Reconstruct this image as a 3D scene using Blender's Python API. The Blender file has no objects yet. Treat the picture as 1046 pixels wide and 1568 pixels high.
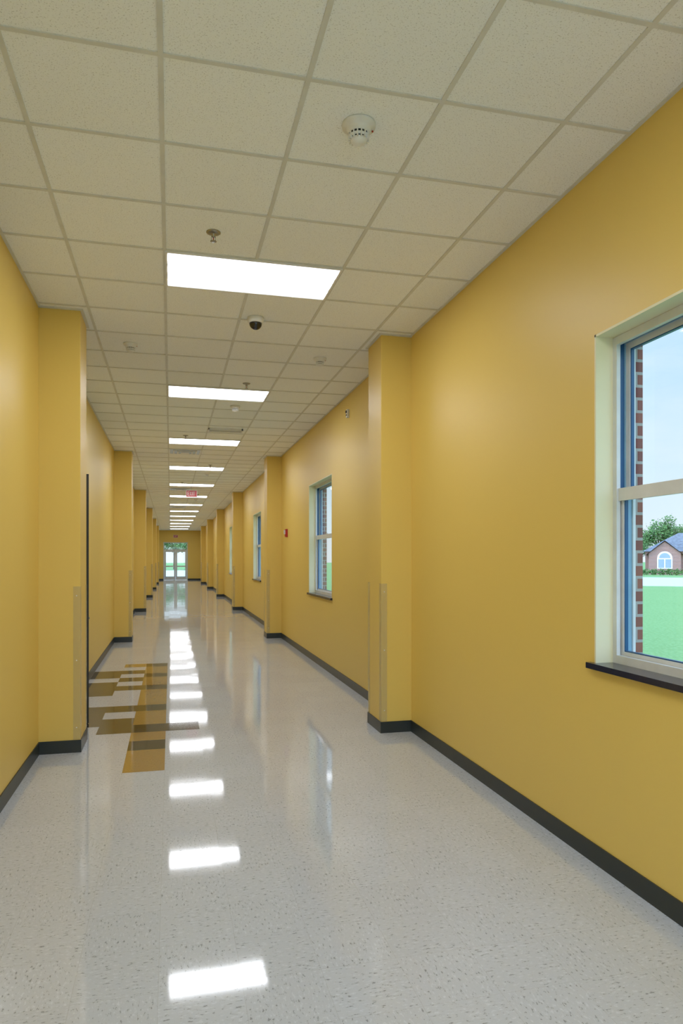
import bpy, bmesh, math, random
from mathutils import Vector, Matrix
random.seed(7)
S=bpy.context.scene
CH=3.633; XL=-1.04; XR=2.15; Y0=-3.0; YE=52.15; BAY=7.7
try:
    S.view_settings.view_transform='Standard'; S.view_settings.look='None'
except Exception: pass

# ---------------- material helpers ----------------
class NT:
    def __init__(s,name):
        s.m=bpy.data.materials.new(name); s.m.use_nodes=True
        s.t=s.m.node_tree; s.t.nodes.clear()
        s.out=s.n('ShaderNodeOutputMaterial')
    def n(s,typ,**kw):
        x=s.t.nodes.new(typ)
        for k,v in kw.items(): setattr(x,k,v)
        return x
    def l(s,a,b): s.t.links.new(a,b)
    def coord(s): return s.n('ShaderNodeTexCoord').outputs['Object']
    def math(s,op,a,b=None,c=None):
        x=s.n('ShaderNodeMath',operation=op)
        for i,v in enumerate((a,b,c)):
            if v is None: continue
            if isinstance(v,(int,float)): x.inputs[i].default_value=v
            else: s.l(v,x.inputs[i])
        return x.outputs[0]
    def noise(s,vec,scale,detail=2,rough=.5):
        x=s.n('ShaderNodeTexNoise'); x.inputs['Scale'].default_value=scale
        x.inputs['Detail'].default_value=detail; x.inputs['Roughness'].default_value=rough
        s.l(vec,x.inputs['Vector']); return x.outputs['Fac']
    def mix(s,f,a,b):
        x=s.n('ShaderNodeMix',data_type='RGBA')
        for i,v in ((0,f),(6,a),(7,b)):
            if isinstance(v,(int,float)): x.inputs[i].default_value=v
            elif isinstance(v,tuple): x.inputs[i].default_value=(*v,1)
            else: s.l(v,x.inputs[i])
        return x.outputs[2]
    def ramp(s,f,a,b):
        x=s.n('ShaderNodeMapRange'); s.l(f,x.inputs[0]); x.inputs[1].default_value=a; x.inputs[2].default_value=b
        return x.outputs[0]
    def scale(s,vec,v):
        x=s.n('ShaderNodeMapping'); s.l(vec,x.inputs[0]); x.inputs['Scale'].default_value=v; return x.outputs[0]
    def bsdf(s,col,rough=.5,spec=.5,metal=0,bump=None,bs=.1,bd=.01,normal=None):
        p=s.n('ShaderNodeBsdfPrincipled')
        if isinstance(col,tuple): p.inputs['Base Color'].default_value=(*col,1)
        else: s.l(col,p.inputs['Base Color'])
        if isinstance(rough,(int,float)): p.inputs['Roughness'].default_value=rough
        else: s.l(rough,p.inputs['Roughness'])
        p.inputs['Specular IOR Level'].default_value=spec; p.inputs['Metallic'].default_value=metal
        if bump is not None:
            b=s.n('ShaderNodeBump'); b.inputs['Strength'].default_value=bs; b.inputs['Distance'].default_value=bd
            s.l(bump,b.inputs['Height'])
            if normal is not None: s.l(normal,b.inputs['Normal'])
            s.l(b.outputs[0],p.inputs['Normal'])
        elif normal is not None: s.l(normal,p.inputs['Normal'])
        s.l(p.outputs[0],s.out.inputs[0]); return p
def simple(name,col,rough=.5,spec=.5,metal=0,var=.06,sc=8):
    t=NT(name); v=t.noise(t.coord(),sc,3)
    c=t.mix(t.ramp(v,.3,.7),tuple(x*(1-var) for x in col),tuple(min(1,x*(1+var)) for x in col))
    t.bsdf(c,rough,spec,metal); return t.m
def paint(name,col,rough=.42,spec=.35):
    t=NT(name); co=t.coord()
    v=t.noise(co,.7,2); c=t.mix(v,tuple(x*.97 for x in col),tuple(x*1.02 for x in col))
    t.bsdf(c,rough,spec); return t.m
M_wall=paint('yellow_paint',(.79,.57,.14))
M_jamb=paint('reveal_paint',(.84,.79,.54),.5)
M_base=simple('rubber_base',(.028,.034,.032),.35,.4)
M_white=simple('white_metal',(.80,.80,.77),.4)
M_tbar=simple('tbar_paint',(.68,.68,.62),.5)
M_frame=simple('window_aluminium',(.70,.72,.71),.35,.5)
M_blue=simple('blue_frame',(.02,.10,.24),.3,.5)
M_lblue=simple('pale_blue_frame',(.22,.40,.52),.3,.5)
M_diff=simple('diffuser_face',(.55,.66,.80),.35,.5)
M_sill=simple('dark_sill',(.018,.022,.045),.15,.6)
M_black=simple('black_door',(.012,.012,.012),.35)
M_red=simple('red_plastic',(.45,.02,.02),.35)
M_dark=simple('dark_slot',(.02,.02,.02),.6)
M_chrome=simple('sprinkler_metal',(.35,.33,.28),.3,.5,.8)
M_alu=simple('door_aluminium',(.62,.66,.68),.35)
M_conc=simple('concrete',(.52,.56,.60),.8)
M_shingle=simple('roof_shingle',(.14,.15,.17),.9,var=.3,sc=3)
M_trim=simple('house_trim',(.75,.75,.72),.6)
M_bark=simple('bark',(.12,.08,.05),.9,var=.3)
t=NT('window_glass'); lw=t.n('ShaderNodeLayerWeight'); lw.inputs[0].default_value=.5
tr=t.n('ShaderNodeBsdfTransparent'); tr.inputs[0].default_value=(.96,.975,.98,1)
gl=t.n('ShaderNodeBsdfGlossy'); gl.inputs['Roughness'].default_value=.02
mx=t.n('ShaderNodeMixShader'); t.l(t.math('ADD',t.math('MULTIPLY',t.math('POWER',lw.outputs['Facing'],5),.85),.05),mx.inputs[0]); t.l(tr.outputs[0],mx.inputs[1]); t.l(gl.outputs[0],mx.inputs[2]); t.l(mx.outputs[0],t.out.inputs[0]); M_glass=t.m
t=NT('clear_guard'); 
tr=t.n('ShaderNodeBsdfTransparent'); tr.inputs[0].default_value=(.97,.97,.95,1)
gl=t.n('ShaderNodeBsdfPrincipled'); gl.inputs['Base Color'].default_value=(.8,.72,.45,1); gl.inputs['Roughness'].default_value=.15
mx=t.n('ShaderNodeMixShader'); mx.inputs[0].default_value=.2; t.l(tr.outputs[0],mx.inputs[1]); t.l(gl.outputs[0],mx.inputs[2]); t.l(mx.outputs[0],t.out.inputs[0]); M_guard=t.m
t=NT('leaves'); v=t.noise(t.coord(),1.5,3); t.bsdf(t.mix(t.ramp(v,.3,.7),(.045,.10,.03),(.13,.23,.07)),.8,.2); M_leaf=t.m
t=NT('lawn'); co=t.coord(); v=t.noise(co,.25,4); w=t.noise(co,14,3)
t.bsdf(t.mix(t.ramp(w,.25,.75),t.mix(v,(.14,.26,.08),(.18,.32,.11)),(.25,.40,.17)),.9,.1,bump=w,bs=.5,bd=.05); M_grass=t.m
def brick(name,c1,c2):
    t=NT(name); co=t.coord()
    sp=t.n('ShaderNodeSeparateXYZ'); t.l(co,sp.inputs[0])
    cb=t.n('ShaderNodeCombineXYZ'); t.l(t.math('ADD',sp.outputs[0],sp.outputs[1]),cb.inputs[0]); t.l(sp.outputs[2],cb.inputs[1])
    b=t.n('ShaderNodeTexBrick'); t.l(cb.outputs[0],b.inputs['Vector'])
    b.inputs['Color1'].default_value=(*c1,1); b.inputs['Color2'].default_value=(*c2,1); b.inputs['Mortar'].default_value=(.4,.37,.33,1)
    b.inputs['Scale'].default_value=1; b.inputs['Brick Width'].default_value=.2; b.inputs['Row Height'].default_value=.0677; b.inputs['Mortar Size'].default_value=.008
    t.bsdf(b.outputs['Color'],.85,.2,bump=b.outputs['Fac'],bs=-.4,bd=.01); return t.m
M_brick=brick('red_brick',(.30,.11,.08),(.20,.075,.065))
t=NT('acoustic_tile'); co=t.coord()
n1=t.noise(co,150,2,.6); holes=t.ramp(n1,.60,.66)
n2=t.noise(t.scale(co,(1,2.2,1)),60,3,.6); fis=t.ramp(n2,.65,.69)
sp=t.n('ShaderNodeSeparateXYZ'); t.l(co,sp.inputs[0])
cb=t.n('ShaderNodeCombineXYZ')
t.l(t.math('FLOOR',t.math('DIVIDE',t.math('ADD',sp.outputs[0],.04),.61)),cb.inputs[0]); t.l(t.math('FLOOR',t.math('DIVIDE',t.math('SUBTRACT',sp.outputs[1],2.899),.61)),cb.inputs[1])
wn=t.n('ShaderNodeTexWhiteNoise'); t.l(cb.outputs[0],wn.inputs[0])
basec=t.mix(wn.outputs[0],(.91,.93,.91),(.95,.97,.95))
c=t.mix(t.math('MULTIPLY',t.math('MAXIMUM',holes,fis),.5),basec,(.34,.33,.28))
t.bsdf(c,.9,.1); M_tile=t.m
def vct(name,c_base,c_lo,c_hi,amt,his=.6):
    t=NT(name); co=t.coord()
    sp=t.n('ShaderNodeSeparateXYZ'); t.l(co,sp.inputs[0])
    u=t.math('DIVIDE',t.math('ADD',sp.outputs[0],.045),.305); v=t.math('DIVIDE',t.math('SUBTRACT',sp.outputs[1],5.37),.305)
    cb=t.n('ShaderNodeCombineXYZ'); t.l(t.math('FLOOR',u),cb.inputs[0]); t.l(t.math('FLOOR',v),cb.inputs[1])
    wn=t.n('ShaderNodeTexWhiteNoise'); t.l(cb.outputs[0],wn.inputs[0])
    par=t.math('MODULO',t.math('ABSOLUTE',t.math('ADD',t.math('FLOOR',u),t.math('FLOOR',v))),2)
    f1=t.noise(t.scale(co,(1,2.4,1)),36,3,.65); f2=t.noise(t.scale(co,(2.4,1,1)),36,3,.65)
    mf=t.n('ShaderNodeMix',data_type='FLOAT'); t.l(par,mf.inputs[0]); t.l(f1,mf.inputs[2]); t.l(f2,mf.inputs[3]); f=mf.outputs[0]
    lo=t.ramp(f,.40,.345); hi=t.ramp(f,.57,.64)
    c=t.mix(t.math('MULTIPLY',lo,amt),c_base,c_lo); c=t.mix(t.math('MULTIPLY',hi,his),c,c_hi)
    c=t.mix(t.math('MULTIPLY',t.ramp(wn.outputs[0],0,1),.06),c,c_lo)
    fu=t.math('ABSOLUTE',t.math('SUBTRACT',t.math('FRACT',u),.5)); fv=t.math('ABSOLUTE',t.math('SUBTRACT',t.math('FRACT',v),.5))
    seam=t.math('GREATER_THAN',t.math('MAXIMUM',fu,fv),.4965)
    c=t.mix(t.math('MULTIPLY',seam,.18),c,(.2,.18,.14))
    geo=t.n('ShaderNodeNewGeometry')
    vm=t.n('ShaderNodeVectorMath',operation='SUBTRACT'); t.l(wn.outputs['Color'],vm.inputs[0]); vm.inputs[1].default_value=(.5,.5,.5)
    vs=t.n('ShaderNodeVectorMath',operation='SCALE'); t.l(vm.outputs[0],vs.inputs[0]); vs.inputs['Scale'].default_value=.004
    va=t.n('ShaderNodeVectorMath',operation='ADD'); t.l(geo.outputs['Normal'],va.inputs[0]); t.l(vs.outputs[0],va.inputs[1])
    vn=t.n('ShaderNodeVectorMath',operation='NORMALIZE'); t.l(va.outputs[0],vn.inputs[0])
    t.bsdf(c,.055,.65,normal=vn.outputs[0]); return t.m
M_floor=vct('vct_floor',(.56,.60,.66),(.21,.22,.24),(.73,.775,.85),.75,.5)
M_ftan=vct('vct_tan',(.38,.235,.065),(.25,.15,.045),(.44,.29,.10),.6)
M_fdark=vct('vct_brown',(.055,.043,.022),(.03,.025,.018),(.09,.072,.045),.6)
M_fchar=vct('vct_charcoal',(.034,.032,.029),(.02,.02,.02),(.07,.066,.058),.6)
t=NT('light_lens'); sp=t.n('ShaderNodeSeparateXYZ'); t.l(t.coord(),sp.inputs[0])
w=t.math('ABSOLUTE',t.math('COSINE',t.math('MULTIPLY',sp.outputs[1],math.pi*3/.56)))
st=t.math('ADD',t.math('MULTIPLY',t.math('POWER',w,1.3),23.5),.85)
e=t.n('ShaderNodeEmission'); e.inputs[0].default_value=(.91,.935,1,1); t.l(st,e.inputs[1]); t.l(e.outputs[0],t.out.inputs[0]); M_lens=t.m

# ---------------- mesh helpers ----------------
def obj(name,bm,mats,loc=(0,0,0),smooth=False,bevel=0,parent=None,rot=None):
    me=bpy.data.meshes.new(name); bm.normal_update(); bm.to_mesh(me); bm.free()
    for m in mats: me.materials.append(m)
    o=bpy.data.objects.new(name,me); S.collection.objects.link(o); o.location=loc
    if rot: o.rotation_euler=rot
    if smooth:
        for p in me.polygons: p.use_smooth=True
    if bevel:
        b=o.modifiers.new('bevel','BEVEL'); b.width=bevel; b.segments=2; b.limit_method='ANGLE'
    if parent: o.parent=parent
    return o
def box(bm,x0,x1,y0,y1,z0,z1,mi=0):
    vs=[bm.verts.new((x,y,z)) for z in (z0,z1) for y in (y0,y1) for x in (x0,x1)]
    for q in ((0,2,3,1),(4,5,7,6),(0,1,5,4),(2,6,7,3),(0,4,6,2),(1,3,7,5)):
        f=bm.faces.new([vs[i] for i in q]); f.material_index=mi
def quad(bm,pts,mi=0):
    f=bm.faces.new([bm.verts.new(p) for p in pts]); f.material_index=mi
def lathe(bm,prof,seg=32,cx=0,cy=0,mi=0,mis=None):
    rings=[]
    for r,z in prof:
        rings.append([bm.verts.new((cx+r*math.cos(a*2*math.pi/seg),cy+r*math.sin(a*2*math.pi/seg),z)) for a in range(seg)])
    for k in range(len(rings)-1):
        for a in range(seg):
            f=bm.faces.new((rings[k][a],rings[k][(a+1)%seg],rings[k+1][(a+1)%seg],rings[k+1][a])); f.material_index=mis[k] if mis else mi; f.smooth=True
    for rg,flip in ((rings[0],True),(rings[-1],False)):
        f=bm.faces.new(rg[::-1] if flip else rg); f.material_index=(mis[0] if flip else mis[-1]) if mis else mi

# ---------------- shell ----------------
bm=bmesh.new(); box(bm,XL-.3,XR+.30,Y0-.3,YE+.3,-.25,0); obj('floor',bm,[M_floor])
bm=bmesh.new(); box(bm,XL-.3,XR+.30,Y0-.3,YE+.3,CH,CH+.3); obj('ceiling',bm,[M_tile])
DY0,DY1,DZ=7.92,8.86,2.46
bm=bmesh.new()
box(bm,XL-.25,XL,Y0,DY0,0,CH); box(bm,XL-.25,XL,DY1,YE,0,CH); box(bm,XL-.25,XL,DY0,DY1,DZ,CH)
obj('wall_left',bm,[M_wall])
bm=bmesh.new(); box(bm,XL-2.6,XL-.25,DY0-.5,DY0-.4,0,CH);box(bm,XL-2.6,XL-.25,DY1+.4,DY1+.5,0,CH);box(bm,XL-2.7,XL-2.6,DY0-.5,DY1+.5,0,CH);box(bm,XL-2.6,XL-.25,DY0-.5,DY1+.5,CH,CH+.1);box(bm,XL-2.6,XL-.3,DY0-.5,DY1+.5,-.1,0)
obj('wall_side_room',bm,[M_wall])
WIN=[(1.58+BAY*k,3.20+BAY*k) for k in range(0,7)]
WZ0,WZ1=1.045,2.755
def rwall(bm,x0,x1,gap=0):
    box(bm,x0,x1,Y0,YE,0 if not gap else -.4,WZ0-.03); box(bm,x0,x1,Y0,YE,WZ1,CH if not gap else CH+.6)
    ys=[Y0]+[v for w in WIN for v in w]+[YE]
    for i in range(0,len(ys),2): box(bm,x0,x1,ys[i],ys[i+1],WZ0-.03,WZ1)
bm=bmesh.new(); rwall(bm,XR,XR+.17); obj('wall_right',bm,[M_wall])
bm=bmesh.new(); rwall(bm,XR+.18,XR+.29,1); obj('wall_right_exterior_brick',bm,[M_brick])
bm=bmesh.new()
for a,b in WIN:
    box(bm,XR-.001,XR+.10,b-.012,b+.0,WZ0,WZ1); box(bm,XR-.001,XR+.10,a,a+.012,WZ0,WZ1); box(bm,XR-.001,XR+.10,a,b,WZ1-.012,WZ1)
obj('trim_window_reveals',bm,[M_jamb])
for k,(a,b) in enumerate(WIN):
    bm=bmesh.new(); x0=XR+.10
    a2,b2=a+.002,b-.002; z0,z1=WZ0,WZ1-.013
    def ring(xa,xb,A,B,zb,zt,w,mi):
        box(bm,xa,xb,A,A+w,zb,zt,mi); box(bm,xa,xb,B-w,B,zb,zt,mi)
        box(bm,xa,xb,A+w,B-w,zb,zb+w,mi); box(bm,xa,xb,A+w,B-w,zt-w,zt,mi)
    ring(x0,x0+.022,a2,b2,z0,z1,.042,0)
    ring(x0+.022,x0+.055,a2,b2,z0,z1,.030,1)
    ring(x0+.055,x0+.10,a2,b2,z0,z1,.030,3)
    ring(x0+.10,x0+.115,a2,b2,z0,z1,.040,0)
    zm=(z0+z1)/2+.03
    def sash(xa,xb,zb,zt):
        A,B=a2+.030,b2-.030
        ring(xa,xb,A,B,zb,zt,.032,0); ring(xa+.004,xb-.004,A+.032,B-.032,zb+.032,zt-.032,.006,1)
        xm=(xa+xb)/2; quad(bm,[(xm,A+.036,zb+.036),(xm,B-.036,zb+.036),(xm,B-.036,zt-.036),(xm,A+.036,zt-.036)],2)
    sash(x0+.028,x0+.054,z0+.030,zm+.02)
    sash(x0+.064,x0+.09,zm-.02,z1-.030)
    box(bm,x0+.010,x0+.027,a2+.042,b2-.042,zm-.035,zm+.03,0)
    box(bm,x0+.004,x0+.022,(a+b)/2-.03,(a+b)/2+.03,zm+.028,zm+.045,0)
    obj('window_%d'%(k+1),bm,[M_frame,M_blue,M_glass,M_lblue])
    bm=bmesh.new()
    box(bm,XR-.03,XR-.0005,a-.035,b+.035,WZ0-.03,WZ0); box(bm,XR-.0005,XR+.17,a,b,WZ0-.03,WZ0); box(bm,XR+.17,XR+.31,a,b,WZ0-.05,WZ0-.01)
    obj('window_sill' ,bm,[M_sill])
EX0,EX1,EZ=-.52,1.22,2.78
for nm,a,b,c,d in (('wall_end_left',XL-.25,EX0,0,CH),('wall_end_right',EX1,XR+.25,0,CH),('wall_end_header',EX0,EX1,EZ,CH)):
    bm=bmesh.new(); box(bm,a,b,YE,YE+.25,c,d); obj(nm,bm,[M_wall])
bm=bmesh.new(); yb0=Y0-.12
box(bm,XL-.25,XR+.25,Y0-.25,Y0,3.35,CH); obj('wall_back',bm,[M_wall])
bm=bmesh.new()
xs=[XL,XL+1.06,XL+2.12,XR-.06]
for xx in xs: box(bm,xx,xx+.06,yb0,Y0-.02,0,3.35,0)
for zz in (0,2.2,3.29): box(bm,XL+.06,XR-.06,yb0+.01,Y0-.03,zz,zz+.06,0)
quad(bm,[(XL,Y0-.07,.0),(XR,Y0-.07,.0),(XR,Y0-.07,3.35),(XL,Y0-.07,3.35)],1)
obj('window_back_storefront',bm,[M_alu,M_glass])  # unseen glazed end behind camera, added to bring cool daylight into the foreground
bm=bmesh.new(); y=YE+.08; yb=y+.06
def rect(x0,x1,z0,z1,w,ya=y,yb2=yb,bot=None):
    bt=bot or w
    box(bm,x0,x0+w,ya,yb2,z0,z1,0);box(bm,x1-w,x1,ya,yb2,z0,z1,0);box(bm,x0+w,x1-w,ya,yb2,z0,z0+bt,0);box(bm,x0+w,x1-w,ya,yb2,z1-w,z1,0)
    ym=(ya+yb2)/2; quad(bm,[(x0+w,ym,z0+bt),(x1-w,ym,z0+bt),(x1-w,ym,z1-w),(x0+w,ym,z1-w)],1)
rect(EX0,EX1,2.18,EZ,.07)
box(bm,EX0,EX0+.07,y,yb,0,2.18);box(bm,EX1-.07,EX1,y,yb,0,2.18)
xm=(EX0+EX1)/2
rect(EX0+.075,xm-.004,.01,2.17,.11,bot=.26); rect(xm+.004,EX1-.075,.01,2.17,.11,bot=.26)
for xa in (EX0+.15,xm+.09): box(bm,xa,xa+xm-EX0-.24,y-.06,y-.02,.96,1.05,0)
obj('door_end',bm,[M_alu,M_glass])
bm=bmesh.new()
box(bm,XL-.25,XL+.015,DY0,DY0+.05,0,DZ);box(bm,XL-.25,XL+.015,DY1-.05,DY1,0,DZ);box(bm,XL-.25,XL+.015,DY0+.05,DY1-.05,DZ-.05,DZ)
fr=obj('door_left',bm,[M_black])
bm=bmesh.new(); L=.90
box(bm,0,.045,-L,0,.008,DZ-.06,0)
box(bm,.045,.05,-L+.12,-L+.28,1.2,1.9,1)
box(bm,.045,.065,-L+.10,-L+.115,1.0,1.015,2);box(bm,.060,.068,-L+.10,-L+.22,1.0,1.015,2)
ang=math.atan2(.235,.90)
leaf=obj('leaf',bm,[M_black,M_dark,M_chrome],loc=(XL+.005,DY0-.01,0),rot=(0,0,ang)); leaf.parent=fr
PY=[6.04+BAY*k for k in range(-1,6)]; PD=.42; PXR=1.86; PXL=-.72
for y in PY:
    for side in (0,1):
        bm=bmesh.new()
        if side: x0,x1=PXR,XR+.01
        else: x0,x1=XL-.01,PXL
        box(bm,x0,x1,y,y+PD,0,CH)
        o=obj('wall_pilaster',bm,[M_wall],bevel=.004)
        bm=bmesh.new()
        a,b=(x0-.022,x1) if side else (x0,x1+.022)
        box(bm,a,b,y-.022,y,CH-.012,CH);box(bm,a,b,y+PD,y+PD+.022,CH-.012,CH)
        if side: box(bm,a,x0,y,y+PD,CH-.012,CH)
        else: box(bm,x1,b,y,y+PD,CH-.012,CH)
        obj('trim_pilaster_ceiling',bm,[M_tbar])
        bm=bmesh.new(); zt=1.36;zb=.105;w=.055;tt=.003
        xc=x0 if side else x1; s=1 if side else -1
        for (yc,dy) in ((y,1),(y+PD,-1)):
            xs=sorted((xc-s*tt,xc+s*w)); ys=sorted((yc-dy*tt,yc-dy*.0003)); box(bm,xs[0],xs[1],ys[0],ys[1],zb,zt)
            xs=sorted((xc-s*tt,xc-s*.0003)); ys=sorted((yc-dy*.0003,yc+dy*w)); box(bm,xs[0],xs[1],ys[0],ys[1],zb,zt)
        for zz in (.2,.75,1.28):
            xs=sorted((xc+s*.025,xc+s*.033)); box(bm,xs[0],xs[1],y-.006,y-.003,zz,zz+.008,1)
        obj('corner_guard',bm,[M_guard,M_white])
bh=.102; bt=.008
def segs():
    out=[];cur=Y0
    for y in PY: out.append((cur,y));cur=y+PD
    out.append((cur,YE));return out
for side,name in ((0,'baseboard_left'),(1,'baseboard_right')):
    bm=bmesh.new()
    for a,b in segs():
        x=(XL,XL+bt) if not side else (XR-bt,XR)
        if not side and a<DY0<b:
            box(bm,*x,a,DY0,0,bh);box(bm,*x,DY1,b,0,bh)
        else: box(bm,*x,a,b,0,bh)
    for y in PY:
        if side: box(bm,PXR-bt,PXR,y-bt,y+PD+bt,0,bh);box(bm,PXR,XR,y-bt,y,0,bh);box(bm,PXR,XR,y+PD,y+PD+bt,0,bh)
        else: box(bm,PXL,PXL+bt,y-bt,y+PD+bt,0,bh);box(bm,XL,PXL,y-bt,y,0,bh);box(bm,XL,PXL,y+PD,y+PD+bt,0,bh)
    obj(name,bm,[M_base])
bm=bmesh.new(); box(bm,XL,EX0,YE-bt,YE,0,bh);box(bm,EX1,XR,YE-bt,YE,0,bh);obj('baseboard_end',bm,[M_base])
bm=bmesh.new(); gw=.011; zt=CH-.005
X=-.04-.61
while X<XR:
    if X>XL+.02: box(bm,X-gw,X+gw,Y0,YE,zt,CH)
    X+=.61
n=int((Y0-2.899)/.61); Y=2.899+n*.61
while Y<YE:
    if Y>Y0: box(bm,XL,XR,Y-gw,Y+gw,zt-.0006,CH)
    Y+=.61
box(bm,XL,XL+.02,Y0,YE,zt-.001,CH);box(bm,XR-.02,XR,Y0,YE,zt-.001,CH)
obj('ceiling_grid',bm,[M_tbar])
LY=[4.729+3.66*k for k in range(-2,13)]
for y in LY:
    bm=bmesh.new(); hx,hy=.605,.30
    for (a,b,c,d) in ((-hx,hx,-hy,-hy+.014),(-hx,hx,hy-.014,hy),(-hx,-hx+.014,-hy+.014,hy-.014),(hx-.014,hx,-hy+.014,hy-.014)): box(bm,a,b,c,d,-.014,0,0)
    quad(bm,[(-hx+.013,-hy+.013,-.010),(-hx+.013,hy-.013,-.010),(hx-.013,hy-.013,-.010),(hx-.013,-hy+.013,-.010)],1)
    obj('ceiling_light_fixture',bm,[M_white,M_lens],loc=(-.04+.61,y+.305,CH-.0005))
def detector(x,y,s=1):
    bm=bmesh.new()
    lathe(bm,[(.078*s,0),(.080*s,-.006*s),(.078*s,-.016*s),(.060*s,-.022*s),(.056*s,-.036*s),(.054*s,-.044*s),(.046*s,-.046*s),(.046*s,-.056*s),(.050*s,-.058*s),(.048*s,-.064*s),(.040*s,-.066*s),(.040*s,-.072*s),(.038*s,-.080*s),(.028*s,-.090*s),(.010*s,-.094*s)],40,
          mis=[0,0,0,0,0,0,1,0,0,0,1,0,0,0])
    for k in range(16):
        m=Matrix.Rotation(k*2*math.pi/16,4,'Z')
        n0=len(bm.verts); box(bm,.040*s,.050*s,-.003*s,.003*s,-.078*s,-.042*s,0)
        bm.verts.ensure_lookup_table()
        for v in bm.verts[n0:]: v.co=m@v.co
    box(bm,.064*s,.070*s,-.003,.003,-.026*s,-.02*s,2)
    obj('smoke_detector',bm,[M_white,M_dark,M_red],loc=(x,y,CH-.0005))
for x,y in ((.86,3.15),(-.37,6.89),(1.48,6.93),(.84,9.37),(.84,16.9),(.84,24.3)): detector(x,y,1 if y<4 else .85)
def sprinkler(x,y):
    bm=bmesh.new()
    lathe(bm,[(.045,0),(.045,-.003),(.036,-.008),(.016,-.010),(.012,-.012),(.010,-.03),(.008,-.032)],28,mis=[0,0,0,1,1,1])
    box(bm,-.014,-.011,-.002,.002,-.055,-.026,1);box(bm,.011,.014,-.002,.002,-.055,-.026,1)
    box(bm,-.014,.014,-.002,.002,-.030,-.026,1);lathe(bm,[(.003,-.03),(.003,-.055)],8,mi=2)
    lathe(bm,[(.004,-.054),(.02,-.056),(.02,-.058),(.004,-.059)],16,mi=1)
    obj('sprinkler_head',bm,[M_chrome,M_chrome,M_red],loc=(x,y,CH-.0005))
for x,y in ((.26,4.41),(.86,8.13),(.24,11.8),(.84,15.4),(.3,19.1),(.84,22.6)): sprinkler(x,y)
bm=bmesh.new()
lathe(bm,[(.068,0),(.070,-.01),(.068,-.035),(.060,-.046),(.055,-.048)],36)
pr=[(.054*math.cos(a*math.pi/16),-.048-.054*math.sin(a*math.pi/16)) for a in range(0,8)]+[(.002,-.102)]
lathe(bm,pr,36,mi=1)
t=NT('dome_smoked'); t.bsdf((.01,.01,.012),.06,.7); M_dome=t.m
obj('security_dome_camera',bm,[M_white,M_dome],loc=(.70,5.89,CH-.0005))
def diffuser(x,y,kind):
    bm=bmesh.new()
    if kind=='grille':
        w,h=.27,.10
        box(bm,-w,w,-h,-h+.02,-.03,0);box(bm,-w,w,h-.02,h,-.03,0);box(bm,-w,-w+.02,-h,h,-.03,0);box(bm,w-.02,w,-h,h,-.03,0)
        box(bm,-w+.02,w-.02,-h+.02,h-.02,-.006,0,1)
        for i in range(5): yy=-h+.035+i*.032; box(bm,-w+.02,w-.02,yy,yy+.006,-.028,-.008,0)
    else:
        w=.30
        for i,(s,z) in enumerate(((w,-.012),(.22,-.022),(.145,-.03),(.075,-.036))):
            tt=.025
            box(bm,-s,s,-s,-s+tt,z,z+.008);box(bm,-s,s,s-tt,s,z,z+.008);box(bm,-s,-s+tt,-s+tt,s-tt,z,z+.008);box(bm,s-tt,s,-s+tt,s-tt,z,z+.008)
        box(bm,-.05,.05,-.05,.05,-.036,-.028);box(bm,-w+.02,w-.02,-w+.02,w-.02,-.009,-.001,1)
    obj('air_return_grille' if kind=='grille' else 'air_diffuser',bm,[M_white,M_dark if kind=='grille' else M_diff],loc=(x,y,CH-.0005))
diffuser(.84,11.1,'grille'); diffuser(.265,13.575,'d'); diffuser(.265,21.0,'d'); diffuser(.265,28.3,'d')
def exit_sign(x,y,z,hang):
    bm=bmesh.new(); w,h=.16,.10
    box(bm,-w,w,0,.045,-h,h,0); box(bm,-w+.012,w-.012,-.003,0,-h+.012,h-.012,1)
    def st(x0,x1,z0,z1): box(bm,x0,x1,-.006,-.003,z0,z1,2)
    def E(o): st(o,o+.012,-.055,.055);[st(o+.012,o+.042,zz,zz+.012) for zz in (-.055,-.006,.043)]
    E(-.115)
    for sgn in (1,-1):
        for i in range(8):
            xx=-.052+i*.0058; zz=sgn*(-.055+i*.0138); st(xx,xx+.010,min(zz,zz+sgn*.014),max(zz,zz+sgn*.014))
    st(.018,.030,-.055,.055)
    st(.060,.072,-.055,.055);st(.045,.088,.043,.055)
    if hang: box(bm,-.01,.01,.015,.03,h,CH-z,0);box(bm,-.06,.06,-.01,.055,CH-z-.012,CH-z,0)
    obj('exit_sign',bm,[M_white,M_red,M_trim],loc=(x,y,z))
exit_sign(.59,20.6,3.47,True); exit_sign(.35,YE-.05,3.2,False)
bm=bmesh.new(); box(bm,-.04,0,-.055,.055,-.075,.075,0); box(bm,-.065,-.04,-.028,.028,-.02,.055,1); box(bm,-.046,-.04,-.04,.04,-.062,-.035,0)
obj('fire_alarm_strobe',bm,[M_red,M_trim],loc=(XR,13.03,2.07),bevel=.004)
bm=bmesh.new(); box(bm,-.03,0,-.03,.03,-.05,.05,0); box(bm,-.04,-.03,-.015,.015,.005,.035,1);box(bm,-.035,-.03,-.015,.015,-.03,-.01,1)
obj('wall_sensor',bm,[M_white,M_dark],loc=(XR,8.35,3.39),bevel=.003)
bm=bmesh.new(); TY=5.37; T=.305
def ft(x0,x1,ns,mi):
    for n in ns:
        z=.0006; quad(bm,((x0,TY+n*T,z),(x1,TY+n*T,z),(x1,TY+(n+1)*T,z),(x0,TY+(n+1)*T,z)),mi)
ft(-.35,-.045,[0,1,3,5,6,8,9,10,12,13,15,16],0); ft(-.35,-.045,[2,4,7,11,14,17],1)
ft(-.045,.26,[4],1)
ft(-.655,-.35,[4,5,7,11,13,15],2); ft(-.655,-.35,[17],0)
ft(-1.03,-.655,[5,6,7,10,11,12,14,15],2)
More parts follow.
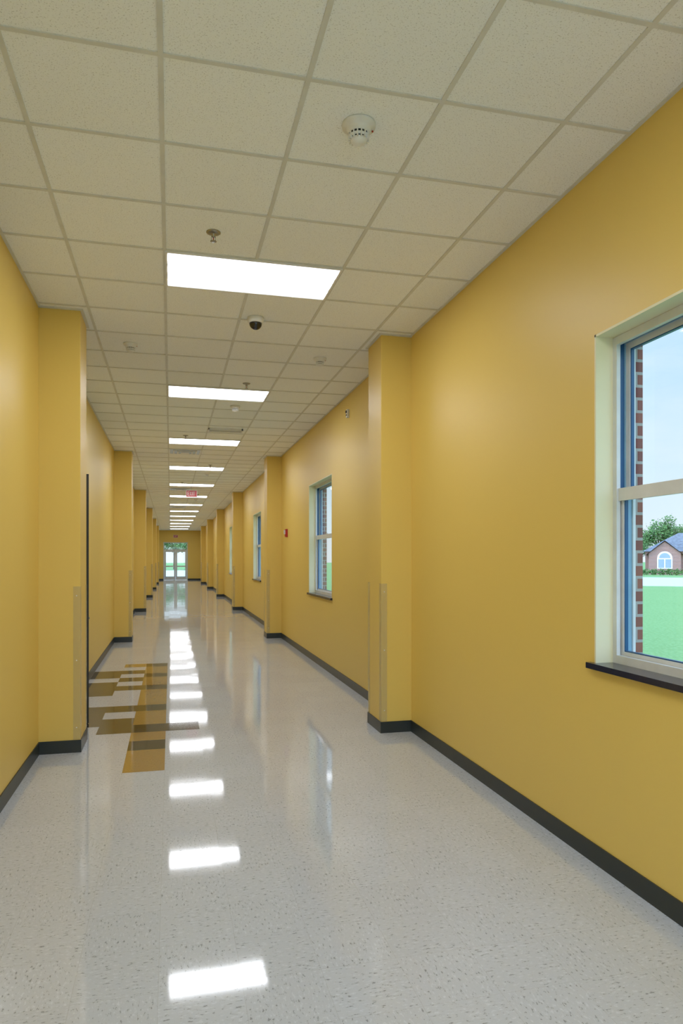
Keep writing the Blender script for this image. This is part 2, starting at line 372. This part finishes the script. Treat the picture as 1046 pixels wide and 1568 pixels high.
obj('floor_accent_tiles',bm,[M_ftan,M_fdark,M_fchar])

# ---------------- exterior ----------------
TH=math.atan((523-261.45)/1061.7)
bm=bmesh.new()
quad(bm,((-200,-150,-.3),(300,-150,-.3),(300,300,-.3),(-200,300,-.3)))
obj('lawn_ground',bm,[M_grass])
A=-math.radians(38.9)
bm=bmesh.new(); box(bm,-22,45,52,75,-.3,-.285); obj('road',bm,[M_conc],rot=(0,0,A))
bm=bmesh.new()
D=90
def face(*c,mi=0): quad(bm,c,mi)
def V(*c): return [bm.verts.new(p) for p in c]
x0,x1,y0,y1,z0,ze,zr=-2.2,14,D,D+9,-.3,2.4,4.7
box(bm,x0,x1,y0,y1,z0,ze,0)
o=.35; rx0,rx1,ry=x0+3.6,x1-3.6,(y0+y1)/2
face((x0-o,y0-o,ze),(x1+o,y0-o,ze),(rx1,ry,zr),(rx0,ry,zr),mi=1);face((x1+o,y1+o,ze),(x0-o,y1+o,ze),(rx0,ry,zr),(rx1,ry,zr),mi=1)
face((x0-o,y1+o,ze),(x0-o,y0-o,ze),(rx0,ry,zr),mi=1);face((x1+o,y0-o,ze),(x1+o,y1+o,ze),(rx1,ry,zr),mi=1)
gx0,gx1,gy=-1.8,1.6,D-1.6; gm=-.1; gz=3.55
box(bm,gx0,gx1,gy,y0+1,z0,2.2,0); face((gx0,gy,2.2),(gx1,gy,2.2),(gm,gy,gz),mi=0)
face((gx0-.3,gy-.3,2.0),(gm,gy-.3,gz+.12),(gm,y0+4,gz+.12),(gx0-.3,y0+4,2.0),mi=1);face((gm,gy-.3,gz+.12),(gx1+.3,gy-.3,2.0),(gx1+.3,y0+4,2.0),(gm,y0+4,gz+.12),mi=1)
pts=[(-.8,.4),(.8,.4),(.8,1.6)]+[(.8*math.cos(a*math.pi/10),1.6+.8*math.sin(a*math.pi/10)) for a in range(1,10)]+[(-.8,1.6)]
f=bm.faces.new(V(*[(px+gm,gy-.03,pz) for px,pz in pts])); f.material_index=2
for (a,b,c,d) in ((-.68,-.06,.5,1.5),(.06,.68,.5,1.5)): box(bm,a+gm,b+gm,gy-.06,gy-.03,c,d,3)
pts=[(.6*math.cos(a*math.pi/10),1.62+.6*math.sin(a*math.pi/10)) for a in range(0,11)]
f=bm.faces.new(V(*[(px+gm,gy-.05,pz) for px,pz in pts])); f.material_index=3
for xx in (3.5,7,10.5): box(bm,xx,xx+1.4,y0-.05,y0,.6,2.0,2);box(bm,xx+.1,xx+1.3,y0-.07,y0-.05,.7,1.9,3)
M_hw=simple('house_glass',(.25,.3,.36),.1)
obj('brick_house',bm,[M_brick,M_shingle,M_trim,M_hw],rot=(0,0,A))
def foliage(bm,c,r,n,s,mi=0):
    for _ in range(n):
        while True:
            p=Vector([random.uniform(-1,1) for _ in range(3)])
            if p.length<1: break
        p=p*(.6+.4*random.random()); q=Vector((c[0]+p.x*r[0],c[1]+p.y*r[1],c[2]+p.z*r[2]))
        a=Vector([random.gauss(0,1) for _ in range(3)]).normalized(); b=a.orthogonal().normalized(); k=s*random.uniform(.6,1.3)
        quad(bm,[q+v for v in (a*k,b*k*.6,-a*k,-b*k*.6)],mi)
def tree(x,y,h,w,name='tree'):
    bm=bmesh.new()
    def limb(p,q,r0,r1):
        d=(q-p).normalized(); u=d.orthogonal().normalized(); v=d.cross(u); R=[]
        for c,r in ((p,r0),(q,r1)): R.append([bm.verts.new(c+u*r*math.cos(a*math.pi/3)+v*r*math.sin(a*math.pi/3)) for a in range(6)])
        for i in range(6): f=bm.faces.new((R[0][i],R[0][(i+1)%6],R[1][(i+1)%6],R[1][i])); f.material_index=1
    top=Vector((0,0,h*.45)); limb(Vector((0,0,0)),top,h*.03,h*.02)
    for i in range(9):
        a=i*2.4; e=Vector((math.cos(a)*w*random.uniform(.3,.75),math.sin(a)*w*random.uniform(.3,.75),h*random.uniform(.5,.9)))
        limb(top,e,h*.015,h*.005); foliage(bm,e,(w*.42,w*.42,h*.16),220,h*.021)
    foliage(bm,(0,0,h*.66),(w*.8,w*.8,h*.3),600,h*.023)
    obj(name,bm,[M_leaf,M_bark],loc=(x,y,-.3))
def loc(lx,ly): 
    v=Matrix.Rotation(A,3,'Z')@Vector((lx,ly,0)); return v.x,v.y
for lx,ly,h,w in ((-3.6,101,5.0,2.2),(-.9,112,8.2,3.0),(2.0,116,7.6,2.8),(4.6,121,7.6,2.8),(-4.2,122,6.8,3.2),(7.5,124,8.0,3.3),(-9,110,6.5,3),(12,122,8.5,4),(-16,112,6,3.4)):
    tree(*loc(lx,ly),h,w)
for x,y,h,w in ((-3,112,6,4),(3.5,108,5.6,3.4),(9,120,8,4.5),(.6,122,7,3.5)): tree(x,y,h,w)
bm=bmesh.new()
for lx in [v*.8-6 for v in range(26)]:
    foliage(bm,(lx,86+.3*random.random(),.05),(.6,.5,.45),160,.10)
obj('shrub_hedge',bm,[M_leaf],rot=(0,0,A))
bm=bmesh.new(); box(bm,-14,8,YE+.35,YE+46,-.3,-.06); obj('parking_lot',bm,[M_conc])
bm=bmesh.new(); box(bm,-3,4.2,Y0-9,Y0-.35,-.3,-.02); obj('sidewalk',bm,[M_conc])

# ---------------- world & sun ----------------
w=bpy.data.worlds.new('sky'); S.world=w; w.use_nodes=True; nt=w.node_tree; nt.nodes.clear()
def nn(ty): return nt.nodes.new(ty)
tc=nn('ShaderNodeTexCoord'); sp=nn('ShaderNodeSeparateXYZ'); nt.links.new(tc.outputs['Generated'],sp.inputs[0])
cr=nn('ShaderNodeValToRGB'); nt.links.new(sp.outputs[2],cr.inputs[0])
cr.color_ramp.elements[0].position=0; cr.color_ramp.elements[0].color=(.60,.69,.75,1)
cr.color_ramp.elements[1].position=.75; cr.color_ramp.elements[1].color=(.24,.44,.78,1)
e=cr.color_ramp.elements.new(.25); e.color=(.39,.58,.75,1)
no=nn('ShaderNodeTexNoise'); no.inputs['Scale'].default_value=3; no.inputs['Detail'].default_value=6
mp=nn('ShaderNodeMapping'); mp.inputs['Scale'].default_value=(1,1,3.5); nt.links.new(tc.outputs['Generated'],mp.inputs[0]); nt.links.new(mp.outputs[0],no.inputs['Vector'])
mr=nn('ShaderNodeMapRange'); mr.inputs[1].default_value=.5; mr.inputs[2].default_value=.75; mr.inputs[4].default_value=.6; nt.links.new(no.outputs['Fac'],mr.inputs[0])
mx=nn('ShaderNodeMix'); mx.data_type='RGBA'; nt.links.new(mr.outputs[0],mx.inputs[0]); nt.links.new(cr.outputs[0],mx.inputs[6]); mx.inputs[7].default_value=(.64,.70,.75,1)
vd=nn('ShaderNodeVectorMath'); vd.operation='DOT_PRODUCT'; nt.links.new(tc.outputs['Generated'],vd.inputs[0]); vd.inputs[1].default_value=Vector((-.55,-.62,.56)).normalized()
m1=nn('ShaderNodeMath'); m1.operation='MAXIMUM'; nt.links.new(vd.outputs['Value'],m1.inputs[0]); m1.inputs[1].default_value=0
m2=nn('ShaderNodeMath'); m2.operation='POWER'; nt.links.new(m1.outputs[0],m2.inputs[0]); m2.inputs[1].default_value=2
m3=nn('ShaderNodeMath'); m3.operation='MULTIPLY_ADD'; nt.links.new(m2.outputs[0],m3.inputs[0]); m3.inputs[1].default_value=9.0; m3.inputs[2].default_value=1.5  # extra sky glow behind camera, added to brighten the foreground
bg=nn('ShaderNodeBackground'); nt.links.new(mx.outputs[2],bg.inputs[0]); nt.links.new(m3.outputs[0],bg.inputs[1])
wo=nn('ShaderNodeOutputWorld'); nt.links.new(bg.outputs[0],wo.inputs[0])
sl=bpy.data.lights.new('sun','SUN'); sl.energy=1.6; sl.angle=.02; sl.color=(1,.95,.86); so=bpy.data.objects.new('sun',sl); S.collection.objects.link(so)
so.rotation_euler=Vector((.8,.08,-1.0)).to_track_quat('-Z','Y').to_euler()

# ---------------- camera ----------------
cd=bpy.data.cameras.new('camera'); cam=bpy.data.objects.new('camera',cd); S.collection.objects.link(cam); S.camera=cam
cd.sensor_fit='VERTICAL'; cd.sensor_height=36; cd.sensor_width=24; cd.lens=1061.7/1568*36
cd.shift_y=(855-784)/1568; cd.clip_end=1000; cd.clip_start=.05
cam.location=(0,0,1.59); cam.rotation_euler=(math.pi/2,0,-TH)
